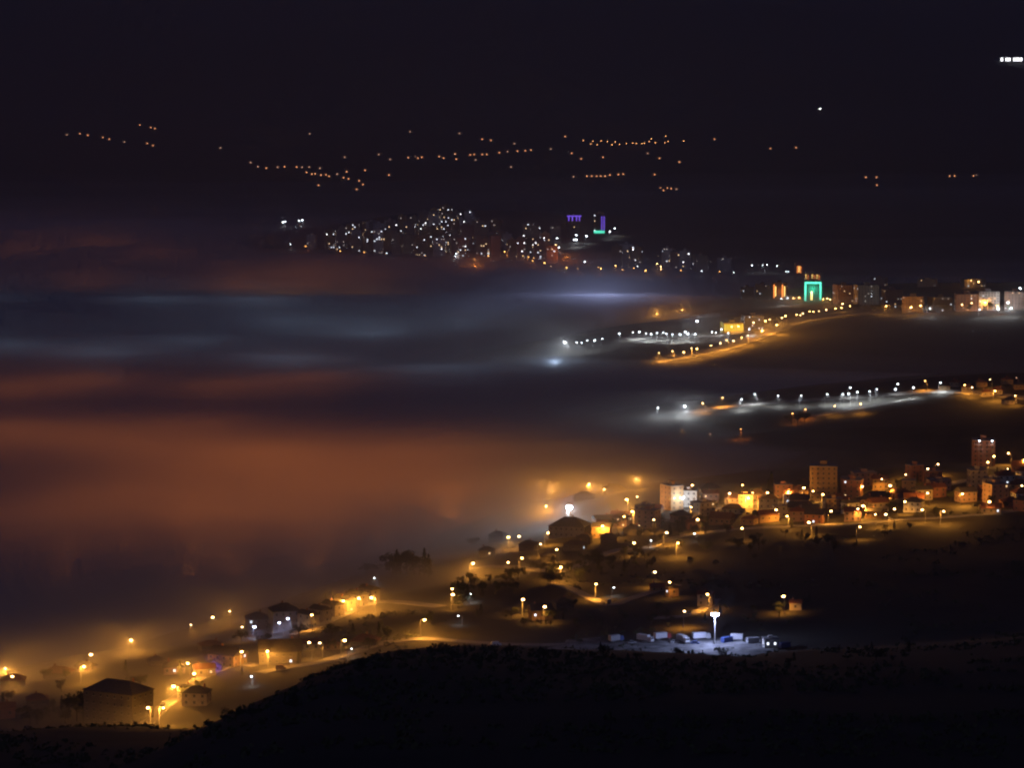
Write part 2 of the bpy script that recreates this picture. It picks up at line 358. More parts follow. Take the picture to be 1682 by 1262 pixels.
lamps([(1158, 663), (1186, 654), (1523, 626), (1583, 633), (1595, 637), (1630, 624), (1632, 642, 0, 1.5), (1669, 650), (1320, 673, 'amber', .8), (1300, 680, 'amber', .4), (1217, 705, 'amber', .3), (1370, 668, 0, .6), (1410, 664, 0, .7)],
      'orange lamp near the long straight road lined with white lamps', 'orange lamps by the straight road', power=S, hgt=9, r=.6)
lamps([(1091, 722), (1121, 706), (1164, 713), (1673, 621), (894, 753), (799, 843)], 'faint lone lamp on the dark slope or in fog', 'faint lone lamps', power=S*.03, hgt=6, r=.5, bulb='bulb_dim')
lamps([(1083, 580), (1107, 577), (1125, 579), (1137, 572), (1148, 573), (1167, 568), (1185, 564), (1196, 559), (1202, 560), (1216, 555), (1229, 551), (1250, 543, 0, 1.4), (1275, 534, 0, 1.4)],
      'orange lamp along the motorway climbing out of the fog', 'motorway lamps', power=S*2.4, hgt=11, r=.75)
lamps([(1256, 527), (1266, 525), (1283, 522), (1292, 519), (1306, 517), (1320, 515), (1332, 512), (1346, 511), (1356, 509), (1370, 507), (1382, 499), (1382, 506), (1399, 503), (1240, 530), (1312, 518), (1339, 512)],
      'pale yellow lamp in the dense row above the motorway', 'dense lamp row above the motorway', power=S*.35, hgt=11, r=.8)
lamps([(929, 561, 0, 2.5), (947, 563, 0, .3), (953, 563, 0, .3), (967, 560, 0, .3), (974, 559, 0, .3), (988, 557, 0, .3), (1018, 548, 0, .4), (1235, 436, 0, .3), (1252, 436, 0, .3), (1262, 435, 0, .3), (1278, 437, 0, .3), (1289, 446, 0, .2), (1293, 446, 0, .2)],
      'white lamp beside the fog near the motorway and portal', 'white lamps beside the far fog', kind='white', power=S*.7, hgt=12, r=.85)
FORE = [(x, 547+rnd.uniform(-2.5, 2.5)) for x in range(1042, 1142, 9)]
lamps(FORE, 'white floodlamp in the bright forecourt at the fog edge', 'forecourt lamps', kind='white', power=S*1.2, hgt=9, r=.8)
lamps([(1146, 527, 0, 1.3)], 'tall white floodlamp standing over the bright forecourt', None, kind='white', power=S, hgt=16, r=1.2)
lamps([(1168, 546), (1182, 541), (1200, 537, 'sodium', .8), (1178, 547), (1196, 547), (1210, 536, 'sodium', .6), (1228, 541), (1190, 536, 'sodium', .6)], 'lamp in front of the yellow hall by the fog', 'lamps before the yellow hall', kind='white', power=S*.6, hgt=8, r=.7)
lamps([(1453, 503), (1469, 490, 'white'), (1515, 502), (1529, 507, 'white'), (1582, 459, 0, .3), (1597, 461, 0, .3), (1610, 463, 0, .3), (1597, 498), (1617, 497), (1607, 509, 'white'), (1653, 497, 'white', 1.3), (1658, 506, 'white', 1.5), (1678, 473, 'white'),
       (1286, 491, 'white'), (1296, 490, 'white'), (1306, 490), (1315, 489), (1352, 491), (1360, 490), (1366, 492), (1505, 500), (1495, 505), (1580, 500), (1635, 503), (1640, 507, 'white')],
      'street lamp among the apartment blocks on the upper ridge', 'lamps of the upper ridge blocks', globe=.7, power=S*.5, hgt=10, r=.8)
lamps([(479, 401, 'white', .4), (504, 404, 'amber', .8), (828, 413), (858, 420), (866, 422, 'amber'), (878, 424, 'amber'), (893, 432, 0, .5), (902, 438, 0, .4), (962, 430, 'white', .3), (989, 441), (985, 439, 'amber', .6), (1009, 436), (1041, 440, 'amber'), (1079, 433), (1084, 438), (1086, 442), (1105, 429, 'white', .3),
       (672, 403), (750, 416, 'white'), (750, 421, 'white'), (637, 416, 'white', .4), (700, 385, 'amber', .6), (730, 395, 'amber', .8), (610, 400, 'white', .5), (915, 402), (920, 406, 'white'), (800, 420, 'amber', .5), (875, 428, 'amber'), (930, 440), (950, 441, 'amber'), (1022, 443, 'amber'), (1060, 444), (1120, 444, 'amber', .5), (1150, 445, 'white', .4), (1180, 446, 'amber', .5), (1205, 448, 'white', .4), (560, 412, 'amber', .5), (600, 414, 'amber', .5), (700, 420, 'amber', .6), (780, 426, 'amber', .7)],
      'street lamp at the foot of the far tower blocks', 'lamps of the far city', power=S*.35, hgt=10, r=.95)
lamps([(469, 364), (466, 364), (493, 362), (498, 361), (943, 393), (948, 393), (948, 386), (962, 387), (1000, 380), (1008, 375), (914, 391)], 'bright white floodlight on the rise by the far city', 'bright floodlights of the far city', kind='white', power=S*.6, hgt=14, r=1.5)

# villages on the far mountains: lamps only a pixel or two across
c6 = [(90, 122), (155, 118), (192, 125), (262, 135), (270, 136), (300, 145), (372, 158), (452, 75), (505, 87), (527, 92), (485, 165), (513, 176), (847, 188), (1460, 233), (1630, 220), (995, 260), (1035, 280), (1075, 287), (1130, 283), (1165, 280), (1222, 282), (1250, 283), (1283, 282), (1340, 288), (1275, 308), (1297, 317), (1317, 315), (1345, 322), (1370, 320), (1385, 327), (1423, 317), (1453, 335), (1472, 305), (1478, 340), (1562, 298), (1533, 350), (1553, 368), (1520, 392), (1330, 372), (1290, 118)]
c7 = [(207, 100), (435, 108), (537, 135), (578, 140), (687, 155), (65, 205), (113, 228), (200, 220), (232, 215), (243, 222), (260, 218), (108, 300), (340, 215), (360, 222), (413, 203), (420, 227), (483, 207), (500, 205), (508, 230), (537, 205), (560, 205), (615, 197), (655, 192), (700, 190), (737, 188), (763, 185), (672, 263), (855, 180), (920, 123), (948, 200), (993, 225), (960, 308), (1093, 218), (1022, 305), (1042, 305), (1065, 305), (1085, 305), (1105, 305), (1127, 300), (1165, 297), (1187, 296), (1300, 200), (1352, 223), (1447, 240), (1330, 298), (1360, 360), (1375, 370), (1382, 357), (1393, 360), (1407, 362), (1430, 365), (1007, 140), (1035, 155), (1045, 143), (1067, 160), (1083, 142), (1118, 145), (1133, 160), (1153, 147), (1172, 158), (1205, 155), (1233, 153), (1250, 154), (1277, 155), (1285, 153), (1310, 145), (1320, 133), (1337, 150), (1380, 150), (1398, 145), (1380, 120), (1470, 143), (1605, 135)]
c8 = [(225, 640), (375, 635), (775, 805), (837, 805), (840, 850), (1258, 798), (1285, 797), (1393, 797), (1408, 793)]
FAR = [(80+x/3.004, 180+y/3.004) for x, y in c6]+[(600+x/2.803, 180+y/2.803) for x, y in c7]+[(1200+x/3.49, 60+y/3.49) for x, y in c8]
FARROW = [p for p in FAR if 950 < p[0] < 1135 and p[1] < 240]
for x, y in FARROW:
    street_lamp(ground(x, y, 10, 5600), 'sodium', 0, 10, 1.25, 'tiny orange street lamp in the brightest row on the far mountainside', 'lamp row on the far mountains', bulb='bulb_rowfar')
street_lamp(ground(1348, 178, 12, 5600), 'white', 0, 12, 2.0, 'single white lamp high on the dark mountainside', None, bulb='bulb_farwhite')

# lamps of the streets sunk in the fog; their light makes the fog glow
SUNK = [  # centre px, py, half extents, count, kind, power
 (100, 745, 400, 75, 12, 'amber', 24), (480, 760, 270, 34, 10, 'amber', 18), (700, 790, 130, 24, 5, 'amber', 9), (430, 825, 330, 18, 8, 'amber', 17), (300, 872, 380, 16, 7, 'amber', 15), (150, 650, 420, 16, 5, 'amber', 30),
 (250, 575, 450, 34, 6, 'cool', 36), (610, 545, 200, 25, 3, 'cool', 36), (200, 515, 350, 12, 3, 'cool', 30), (800, 622, 200, 10, 3, 'cool', 14),
 (250, 474, 420, 8, 4, 'amber', 50), (60, 415, 280, 18, 5, 'amber', 42), (700, 456, 300, 8, 4, 'amber', 17), (560, 486, 150, 4, 2, 'sodium', 28),
 (980, 502, 40, 3, 3, 'blue', 190), (880, 528, 50, 5, 1, 'cool', 20), (810, 515, 60, 4, 1, 'blue', 18), (1090, 534, 45, 4, 2, 'sodium', 15)]
def fog_lamp(p, kind, power):
    key = (10, .5)
    if key not in LM: LM[key] = lamp_meshes('fog_lamp', 10, .5)
    T = LM[key]; b_ = 'g_'+kind
    if b_ not in T: T[b_] = T['globe'].me('globe', M['bulb_'+dict(cool='white').get(kind, kind)], True)
    o = link('street_lamp', None, loc=p); link('pole', T['post'], o); link('collar', T['collar'], o); link('globe', T[b_], o)
    link('globe_light', light_data(kind, power, .3), o, (0, 0, 10.85))
    tag(o, '%s globe lamp drowned in the fog over the valley town' % dict(amber='amber', sodium='orange', cool='cool white', blue='blue white')[kind], 'street lamp', 'globe lamps sunk in the fog')
for (px, py, ex, ey, n, kind, pw) in SUNK:
    for i in range(n):
        for t in range(40):
            u, v = (2*((i+.5)/n)-1)+rnd.uniform(-.6, .6)/n, rnd.uniform(-1, 1)
            x, y = plane(px+ex*u, py+ey*v, 45)
            if shore_dist(np.array([x]), np.array([y]))[0] < -240+1.5*t: break
        if (px, i) in ((300, 2), (300, 6), (100, 3), (100, 8), (480, 4), (480, 7)): continue      # lamps left out to remove bright blobs and dim the orange glow
        fog_lamp(Vector((x, y, Hs(x, y))), kind, 1600*pw)
wl = ground(933, 830, 14)
street_lamp(wl, 'white', 4.2e4, 14, 2.3, 'dazzling white floodlight in the fog beside the middle town', None, bulb='flood_lens', spot=0)


# ------------------------------------------------------------------ buildings
WIN = {}
def win_mesh(k):
    if k not in WIN:
        b = MB().box(-.5, .5, -.05, .12, -.5, .5, 0).box(-.42, .42, -.08, .0, -.42, .42, 1).box(-.56, .56, -.14, .1, -.6, -.5, 0)
        WIN[k] = b.me('window_'+k, [M['wall_grey'], M['glass' if k == 'dark' else k]])
    return WIN[k]
WSZ = [1.2, 1.4]
def window(parent, x, y, z, side, k, w=None, h=None):
    w, h = w or WSZ[0], h or WSZ[1]
    rot = dict(f=0, r=math.pi/2, b=math.pi, l=-math.pi/2)[side]
    return link('window', win_mesh(k), parent, (x, y, z), (0, 0, rot), (w, 1, h))
def hip_roof(w, d, z, rise, over, gable):
    W_, D_ = w/2+over, d/2+over; t = .25
    k = 0 if gable else min(W_, D_)*.9
    if W_ >= D_: a_, b_ = (-W_+k, 0, z+rise), (W_-k, 0, z+rise); f = [(0, 1, 5, 4), (1, 2, 5), (2, 3, 4, 5), (3, 0, 4)]
    else: a_, b_ = (0, -D_+k, z+rise), (0, D_-k, z+rise); f = [(0, 1, 4), (1, 2, 5, 4), (2, 3, 5), (3, 0, 4, 5)]
    v = [(-W_, -D_, z), (W_, -D_, z), (W_, D_, z), (-W_, D_, z), a_, b_]
    m = MB().add(v, f+[(3, 2, 1, 0)]); m.box(-W_+.02, W_-.02, -D_+.02, D_-.02, z-t, z-.01)
    return m
PLACED = []
def building(p, w, h, d=None, roof='hip', wall='cream', yaw=None, lit=.05, name='house', label='', cat='house', group=None, litkinds=('pane_warm', 'pane_warm', 'pane_white'), windows='all', balconies=False, tile=None, sink=2.5):
    d = d or w*rnd.uniform(.65, .9); yaw = rnd.uniform(-.6, .6) if yaw is None else yaw
    q = Vector((p.x, p.y+d*.4, 0)); c_, s_ = math.cos(yaw), math.sin(yaw)
    zs = [Hs(q.x+c_*i*w/2-s_*j*d/2, q.y+s_*i*w/2+c_*j*d/2) for i in (-1, 1) for j in (-1, 1)]
    q.z = (min(zs)+max(zs))/2
    o = link(name, None, loc=q, rot=(0, 0, yaw)); PLACED.append((q.x, q.y, max(w, d)*.6))
    pitched = roof in ('hip', 'gable'); rise = min(w, d)*.28 if pitched else 0; hw = h-rise*.8 if pitched else h
    if hw < 2.6: hw = 2.6
    wl_ = link('wall', MB().box(-w/2, w/2, -d/2, d/2, -sink, hw).me('wall', M['wall_'+wall]), o)
    if pitched:
        mb = hip_roof(w, d, hw+.02, rise, .5, roof == 'gable')
        r = link('roof', mb.me('roof', M[tile or ('tile' if rnd.random() < .75 else 'slate')]), o)
        cxx = w*rnd.uniform(-.3, .3); cyy = d*.1
        link('chimney', MB().box(cxx-.35, cxx+.35, cyy-.35, cyy+.35, hw, hw+rise+.9).me('chimney', M['wall_brick']), r)
    else:
        r = link('roof', MB().box(-w/2-.25, w/2+.25, -d/2-.25, d/2+.25, hw+.01, hw+.4).me('roof', M['wall_grey']), o)
        link('stair_head', MB().box(-w*.14, w*.12, -d*.15, d*.2, hw+.4, hw+min(3.2, h*.13+.8)).me('stair_head', M['wall_'+wall]), r)
    fl = max(1, int(hw/3.0)); nc = max(1, int(w/3.4)); nd = max(1, int(d/3.8)); fh = hw/fl
    for k in range(fl):
        z = k*fh+fh*.55
        for sd, n, L, off in (('f', nc, w, -d/2), ('r', nd, d, w/2), ('l', nd, d, -w/2)):
            for i in range(n):
                t = (i+.5)/n*L-L/2; L_ = rnd.random() < lit
                if windows == 'lit' and not L_: continue
                if windows == 'front' and sd != 'f' and not L_: continue
                kk = rnd.choice(litkinds) if L_ else 'dark'
                if sd == 'f': window(o, t, off, z, 'f', kk)
                elif sd == 'r': window(o, off, t, z, 'r', kk)
                else: window(o, off, -t, z, 'l', kk)
        if balconies and k:
            for bx in (-w*.28, w*.28):
                b = MB().box(bx-w*.14, bx+w*.14, -d/2-1.3, -d/2-.02, k*fh-.1, k*fh+.08).box(bx-w*.14, bx+w*.14, -d/2-1.3, -d/2-1.2, k*fh+.08, k*fh+1.0)
                link('balcony', b.me('balcony', M['wall_'+wall]), o)
    if group:
        nl = sum(1 for c in o.children if c.name.startswith('window') and 'dark' not in c.data.name)
        lw = ['no lit windows', 'one lit window', 'two lit windows', 'three lit windows', 'four lit windows'][nl] if nl < 5 else 'many lit windows'
        if cat == 'tower block': label = '%s %s tower block with %s in the far city' % ('low' if h < 26 else 'tall' if h > 36 else 'mid height', wall, lw)
        else: label = label.replace(' in the m', ', %s, in the m' % lw).replace(' in the l', ', %s, in the l' % lw)
    return tag(o, label, cat, group)
def bpx(px, py, wpx, hpx, **kw):
    p = ground(px, py); m = p.y/F
    return building(p, wpx*m, hpx*m, **kw)

# lower village
bpx(192, 1188, 100, 66, roof='hip', wall='dark', yaw=-.5, d=16, lit=.02, label='large dark apartment house at the head of the village street', cat='apartment house', name='apartment_house', tile='slate')
bpx(322, 1160, 42, 30, roof='hip', wall='cream', yaw=-.15, tile='slate', label='small pale house with dark hipped roof beside the lit village street')
bpx(372, 1096, 52, 30, roof='gable', wall='ochre', yaw=-.5, tile='slate', label='house with an orange lit gable wall above the village street')
hs = bpx(350, 1104, 26, 18, roof='gable', wall='grey', yaw=.1, d=8, lit=0, tile='slate', label='small shop with a purple lit sign by the village street', cat='shop', name='shop')
link('sign', MB().box(-2.6, 1.6, -4.35, -4.15, 2.9, 3.9).me('sign', M['strip_purple']), hs); link('sign_light', light_data('purple', 1500, .3), hs, (-.5, -5.2, 3.2))
bpx(458, 1090, 70, 34, roof='gable', wall='dark', yaw=.1, tile='slate', lit=.04, label='long house behind the brightest lamp of the lower village')
bpx(466, 1037, 46, 44, roof='hip', wall='grey', yaw=.3, tile='slate', label='blue lit block in the fog at the end of the terrace', cat='apartment house', name='apartment_house')
bpx(422, 1036, 38, 28, roof='hip', wall='grey', yaw=.2, tile='slate', label='bluish house in the fog next to the blue lit block')
for i in range(6):
    bpx(506+20*i, 1031-8.2*i, 19, 27, roof='gable', wall='cream', yaw=.75, d=11, tile='slate', name='terraced_house', lit=.04, label='tall narrow terraced house lit orange by the terrace lamps', group='terraced houses in the fog')
for x, y, w, h, r, wl_ in [(95, 1113, 45, 16, 'hip', 'dark'), (140, 1103, 28, 12, 'gable', 'cream'), (285, 1108, 36, 20, 'hip', 'pink'), (335, 1112, 34, 20, 'gable', 'cream'), (20, 1132, 40, 22, 'hip', 'dark'), (60, 1172, 36, 30, 'hip', 'dark'),
                           (512, 1068, 28, 16, 'gable', 'cream'), (545, 1068, 26, 13, 'hip', 'ochre'), (600, 1062, 44, 16, 'hip', 'dark'), (255, 1094, 26, 14, 'hip', 'dark'), (5, 1182, 36, 26, 'gable', 'brick'), (308, 1140, 22, 14, 'gable', 'cream'), (345, 1070, 36, 16, 'hip', 'dark')]:
    bpx(x, y, w, h, roof=r, wall=wl_, lit=.03, label='%s house with %s roof in the lower village' % (dict(dark='dark', cream='cream', pink='pink', ochre='ochre', brick='brick red')[wl_], 'hipped' if r == 'hip' else 'gabled'), group='houses of the lower village')
# farmsteads on the hillside
bpx(888, 1019, 36, 24, roof='gable', wall='ochre', yaw=.2, label='farmhouse among lit shrubs on the hillside')
bpx(1104, 981, 18, 20, roof='hip', wall='ochre', yaw=.4, label='small farmhouse at the end of the lit farm road')
bpx(1160, 996, 26, 24, roof='gable', wall='cream', yaw=-.3, label='yellow lit house where the lane bends')
bpx(1308, 1003, 20, 17, roof='gable', wall='cream', yaw=-.2, label='lone small house on the dark slope beside one lamp')
bpx(925, 1000, 30, 16, roof='hip', wall='dark', label='low dark barn next to the lit farmhouse', name='barn', cat='barn')
bpx(1080, 972, 24, 12, roof='gable', wall='ochre', label='low shed beside the lit farm road', name='shed', cat='shed')
# town on the middle slope
bpx(937, 882, 62, 30, roof='hip', wall='grey', yaw=-.3, d=18, tile='slate', lit=.02, label='long dark three storey school at the fog edge', cat='school', name='school')
bpx(1104, 838, 24, 40, roof='flat', wall='ochre', yaw=.5, d=14, label='narrow dark tower block beside the white lit building', cat='apartment block', name='apartment_block')
bpx(1132, 833, 27, 27, roof='flat', wall='white', yaw=-.1, d=10, lit=0, label='white floodlit building in the middle town', cat='building', name='floodlit_building')
street_lamp(ground(1121, 835)+Vector((0, -9, 0)), 'white', 9e3, 9, .4, 'bluish white lamp before the floodlit building', None, spot=0, yaw=0)
bpx(1166, 822, 34, 26, roof='hip', wall='dark', tile='slate', yaw=.1, label='dark hipped block right beside the floodlit building', cat='apartment house', name='apartment_house')
bpx(1354, 822, 45, 56, roof='flat', wall='ochre', yaw=-.12, d=15, lit=.0, balconies=True, label='ten storey ochre tower block standing over the middle town', cat='tower block', name='tower_block')
bpx(1617, 766, 37, 44, roof='flat', wall='brick', yaw=-.1, d=14, lit=.0, balconies=True, label='reddish tower block with two lamps on its roof edge', cat='tower block', name='tower_block')  # brick wall colour stands in for the reddish light on this block
for x in (1608, 1629):
    g = ground(1617, 766); rx, rz = ray(x, 726)
    street_lamp(Vector((rx*(g.y-2.5), g.y-2.5, g.z)), 'white', 600, 18.5, .5, 'tall white lamp in front of the reddish tower block', 'lamps at the reddish tower block', yaw=0)
bpx(1281, 851, 22, 20, roof='flat', wall='cream', yaw=.1, lit=0, label='cream cube shaped house lit bright yellow', cat='house')
bpx(1420, 799, 38, 22, roof='flat', wall='pink', yaw=.1, lit=.02, label='pink apartment block behind the ten storey tower', cat='apartment block', name='apartment_block')
bpx(960, 822, 34, 12, roof='hip', wall='dark', tile='slate', label='dark roof rising out of the fog behind the dazzling floodlight')
bpx(1009, 811, 32, 14, roof='hip', wall='dark', tile='slate', label='dark roofed house half sunk in the fog')
n = 0; tries = 0
WC = [('cream', 'cream'), ('ochre', 'ochre'), ('pink', 'pink'), ('white', 'white'), ('brick', 'brick red')]
while n < 62 and tries < 3000:
    tries += 1
    x = rnd.uniform(985, 1690); lo = np.interp(x, [985, 1100, 1250, 1400, 1700], [885, 872, 862, 862, 845]); hi = np.interp(x, [985, 1100, 1300, 1500, 1700], [866, 835, 815, 793, 772])
    y = rnd.uniform(hi, lo); p = ground(x, y)
    flat = rnd.random() < .3; w = rnd.uniform(9, 15); h = rnd.choice([6, 7, 8.5, 9]) if not flat else rnd.choice([7, 9, 9, 12])
    if any((p.x-a_)**2+(p.y+w*.35-b_)**2 < (r_+w*.62)**2 for a_, b_, r_ in PLACED): continue
    k, nm = rnd.choice(WC); rf = 'flat' if flat else rnd.choice(['hip', 'gable'])
    building(p, w, h, roof=rf, wall=k, lit=.03, label='%s %s storey house with %s roof in the middle town' % (nm, {1: 'one', 2: 'two', 3: 'three', 4: 'four', 5: 'five'}[max(1, int(h/3))], dict(flat='flat', hip='hipped', gable='gabled')[rf]), group='houses of the middle town', windows='all')
    n += 1
for x, y, w in [(818, 890, 26), (870, 905, 30), (945, 905, 34), (900, 925, 24), (800, 915, 24), (960, 895, 24), (1000, 893, 26), (1040, 880, 26)]:
    bpx(x, y, w, 16, roof='hip', wall='dark', tile='slate', label='dark low house with hipped roof in the mist below the school', group='dark houses in the mist')
# houses at the end of the straight road
for x, y, w in [(1552, 642, 18), (1570, 636, 16), (1590, 644, 20), (1612, 636, 18), (1640, 648, 20), (1655, 632, 18), (1676, 640, 20), (1622, 652, 18), (1660, 664, 22)]:
    bpx(x, y, w, 11, roof='hip', wall=rnd.choice(['cream', 'ochre']), label='small house at the end of the long straight road', group='houses at the end of the straight road')
# upper ridge
def strips(o, w, h, d, xs, m, z0=0, z1=None, nm='light_strip'):
    for x in xs: link(nm, MB().box(x-w, x+w, -d/2-.45, -d/2-.05, z0, z1 or h).me(nm, M[m]), o)
def glow(o, kind, power, loc): link('strip_light', light_data(kind, power, .6), o, loc)
b = bpx(1203, 546, 34, 16, roof='flat', wall='yellow', yaw=.12, d=20, lit=0, windows='lit', label='bright yellow hall lit from below at the fog edge', cat='hall', name='hall')
m_ = ground(1203, 546).y/F
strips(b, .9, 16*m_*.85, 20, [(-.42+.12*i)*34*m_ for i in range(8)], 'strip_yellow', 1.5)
bpx(1237, 541, 32, 23, roof='flat', wall='grey', yaw=.1, d=22, lit=.25, litkinds=('pane_white',), label='grey building next to the yellow hall', cat='building', name='office_building')
b = bpx(1335, 494, 27, 31, roof='flat', wall='dark', yaw=0, d=12, lit=0, windows='lit', label='gateway building outlined in green light strips', cat='gateway', name='gateway')
m_ = ground(1335, 494).y/F; w_, h_ = 27*m_, 31*m_
strips(b, 1.1, h_, 12, [-w_*.46, w_*.46], 'strip_green')
link('light_strip', MB().box(-w_*.46+1.15, w_*.46-1.15, -6.45, -6.05, h_-2.2, h_).me('light_strip', M['strip_green']), b)
strips(b, 1.2, h_*.5, 12, [-w_*.08], 'strip_gold', 1, None, 'doorway'); glow(b, 'green', 1.2e4, (0, -12, h_*.6))
b = bpx(1281, 492, 24, 27, roof='flat', wall='dark', yaw=0, d=12, lit=0, windows='lit', label='block with two columns of orange light strips', cat='apartment block', name='apartment_block')
strips(b, .7, 25*m_, 12, [-10*m_, 4*m_], 'strip_orange', 2); strips(b, .6, 22*m_, 12, [-7.5*m_, 7.5*m_], 'strip_gold', 4); glow(b, 'amber', 2.5e3, (0, -10, 10))
b = bpx(1313, 465, 15, 32, roof='flat', wall='brick', yaw=0, d=10, lit=0, windows='lit', label='slim tower with an orange lit crown behind the gateway', cat='tower', name='tower')
strips(b, .7, 31*m_, 10, [-4*m_, 2*m_], 'strip_orange', 18*m_); strips(b, 1.0, 31*m_, 10, [-1*m_], 'strip_gold', 20*m_)
b = bpx(1334, 466, 30, 17, roof='flat', wall='brick', yaw=0, d=12, lit=0, windows='lit', label='block crowned with orange light strips behind the gateway', cat='apartment block', name='apartment_block')
strips(b, .9, 16*m_, 12, [-12*m_, 0, 9*m_], 'strip_gold', 8*m_); strips(b, .7, 15*m_, 12, [-8*m_, 13*m_, 4*m_], 'strip_orange', 6*m_)
for x, y, w, h, wl_, lb in [(1228, 492, 20, 20, 'dark', 'dark low block left unlit beside the orange strips block'), (1253, 493, 24, 25, 'dark', 'dark block beside the orange strips block'),
      (1386, 500, 28, 32, 'pink', 'dim pink block nearest the gateway on the upper ridge'), (1424, 501, 36, 33, 'cream', 'wide dim cream block with one lit window on the upper ridge'), (1466, 506, 30, 30, 'grey', 'grey block between two lamps on the upper ridge'),
      (1501, 514, 34, 27, 'ochre', 'ochre block lit orange on the upper ridge'), (1590, 511, 38, 28, 'pink', 'pink lit block near the ridge edge lamps'), (1624, 510, 34, 31, 'white', 'white block lit pink and white on the upper ridge'), (1668, 509, 32, 30, 'pink', 'pink block at the bright white lamps of the upper ridge'),
      (1545, 512, 34, 24, 'dark', 'dark unlit block between the ochre and pink blocks'), (1445, 470, 26, 14, 'pink', 'low pink block on the rise behind the upper ridge'), (1525, 471, 30, 12, 'cream', 'low cream block on the rise behind the upper ridge'), (1600, 472, 36, 13, 'grey', 'low grey block under three lamps behind the upper ridge')]:
    bpx(x, y, w, h, roof='flat', wall=wl_, yaw=rnd.uniform(-.25, .25), lit=.12, windows='front', litkinds=('pane_warm', 'pane_white', 'pane_dim'), label=lb, cat='apartment block', name='apartment_block')
# far city
WSZ[:] = [2.1, 1.7]
ENV = [(480, 395), (540, 380), (575, 372), (610, 366), (660, 356), (700, 348), (735, 338), (770, 350), (785, 366), (860, 366), (895, 384), (935, 350), (990, 354), (1012, 402), (1060, 410), (1120, 412), (1200, 428)]
SHB = [(470, 406), (560, 413), (680, 421), (800, 428), (880, 435), (1000, 443), (1120, 445), (1200, 448)]
n = tries = 0; KINDS = ('city_white', 'city_white', 'city_dim', 'city_dim', 'city_dim', 'city_dim', 'city_warm', 'city_warm', 'city_warm', 'city_white', 'pane_bright')
NUMS = ['dim', 'dark', 'pale', 'grey', 'ochre']
while n < 84 and tries < 4000:
    tries += 1
    x = rnd.choice([rnd.uniform(480, 1195), rnd.gauss(725, 45), rnd.uniform(500, 880)])
    if not 480 < x < 1190: continue
    top = np.interp(x, *zip(*ENV)); bs = np.interp(x, *zip(*SHB)); y = rnd.uniform(min(top+26, bs-1), bs); p = ground(x, y, 0, 4200)
    if 925 < x < 1004 and y > 384: continue
    hpx = min(rnd.uniform(24, 44), y-top+rnd.uniform(0, 4)); w = rnd.uniform(14, 21)
    if hpx < 12: hpx = 12
    if any((p.x-a_)**2+(p.y+6-b_)**2 < (r_+w*.6)**2 for a_, b_, r_ in PLACED): continue
    wl_ = rnd.choice(['pink', 'cream', 'grey', 'ochre', 'white'])
    hot = 685 < x < 765
    building(p, w, hpx*p.y/F, d=15, roof='flat', wall=wl_, yaw=rnd.uniform(-.3, .3), lit=.13 if hot else rnd.choice([.04, .07, .1]), windows='lit', litkinds=KINDS, name='tower_block', cat='tower block', sink=6,
             label='%s tower block with scattered lit windows in the far city' % wl_, group='tower blocks of the far city'); n += 1
m_ = 1.02
b = bpx(943, 390, 24, 36, roof='flat', wall='dark', yaw=0, d=14, lit=.02, windows='lit', label='tower with purple light strips at its top in the far city', cat='tower', name='tower')
strips(b, 1.0, 35*m_, 14, [-9, -3, 4, 9], 'strip_purple', 27*m_); link('light_strip', MB().box(-12, 12, -7.9, -7.5, 34*m_, 36*m_).me('light_strip', M['strip_purple']), b)
b = bpx(986, 384, 16, 30, roof='flat', wall='dark', yaw=0, d=12, lit=0, windows='lit', label='tower with purple strips over a teal lit base in the far city', cat='tower', name='tower')
strips(b, .9, 29*m_, 12, [2.5, 6.5], 'strip_purple', 6); link('light_strip', MB().box(-11, 7, -7.5, -7.0, 1, 5).me('light_strip', M['strip_green']), b)
WSZ[:] = [1.2, 1.4]
# mountain villages: small houses with a lit front
house_w, house_r = MB().box(-6, 6, -4, 4, -4, 6).me('far_wall', M['wall_cream']), hip_roof(12, 8, 6.02, 2.4, .5, True).me('far_roof', M['tile'])
fw = {k: MB().box(-1.3, 1.3, -4.3, -3.95, 1.6, 3.9).me('lit_window', M[m]) for k, m in (('a', 'bulb_far'), ('b', 'bulb_dim'))}
for i, (x, y) in enumerate(FAR):
    if (x, y) in FARROW: continue
    g = ground(x, y, 3, 5600); o = link('mountain_house', None, loc=g, rot=(0, 0, rnd.uniform(-.3, .3)))
    link('wall', house_w, o); link('roof', house_r, o)
    dim = i in (0, 12, 13, 14, 15, 16, 18, 39) or rnd.random() < .3
    link('window', fw['b' if dim else 'a'], o)
    tag(o, 'tiny house with %s lit window on the far mountainside' % ('a faintly' if dim else 'an orange'), 'house', '%s lit mountain houses' % ('faintly' if dim else 'orange'))
g = ground(1664, 102, 0, 5600); m_ = g.y/F
o = link('mountain_hotel', None, loc=g); L = 60*m_
link('wall', MB().box(-L/2, L/2, 0, 16, -12, 14).me('wall', M['wall_grey']), o); link('roof', MB().box(-L/2-1, L/2+1, -1, 17, 14.02, 15.2).me('roof', M['slate']), o)
for x0, x1 in ((-20, -16.4), (-12.2, -8.6), (-7.8, -4.4), (.2, 4.6), (5.4, 9.6), (10.4, 14.8)):
    link('window', MB().box(x0*m_, x1*m_, -.5, .02, 4.5, 4.5+5.5*m_).me('lit_window', M['pane_bright']), o)
tag(o, 'long building with a row of bright windows high on the mountain', 'hotel')

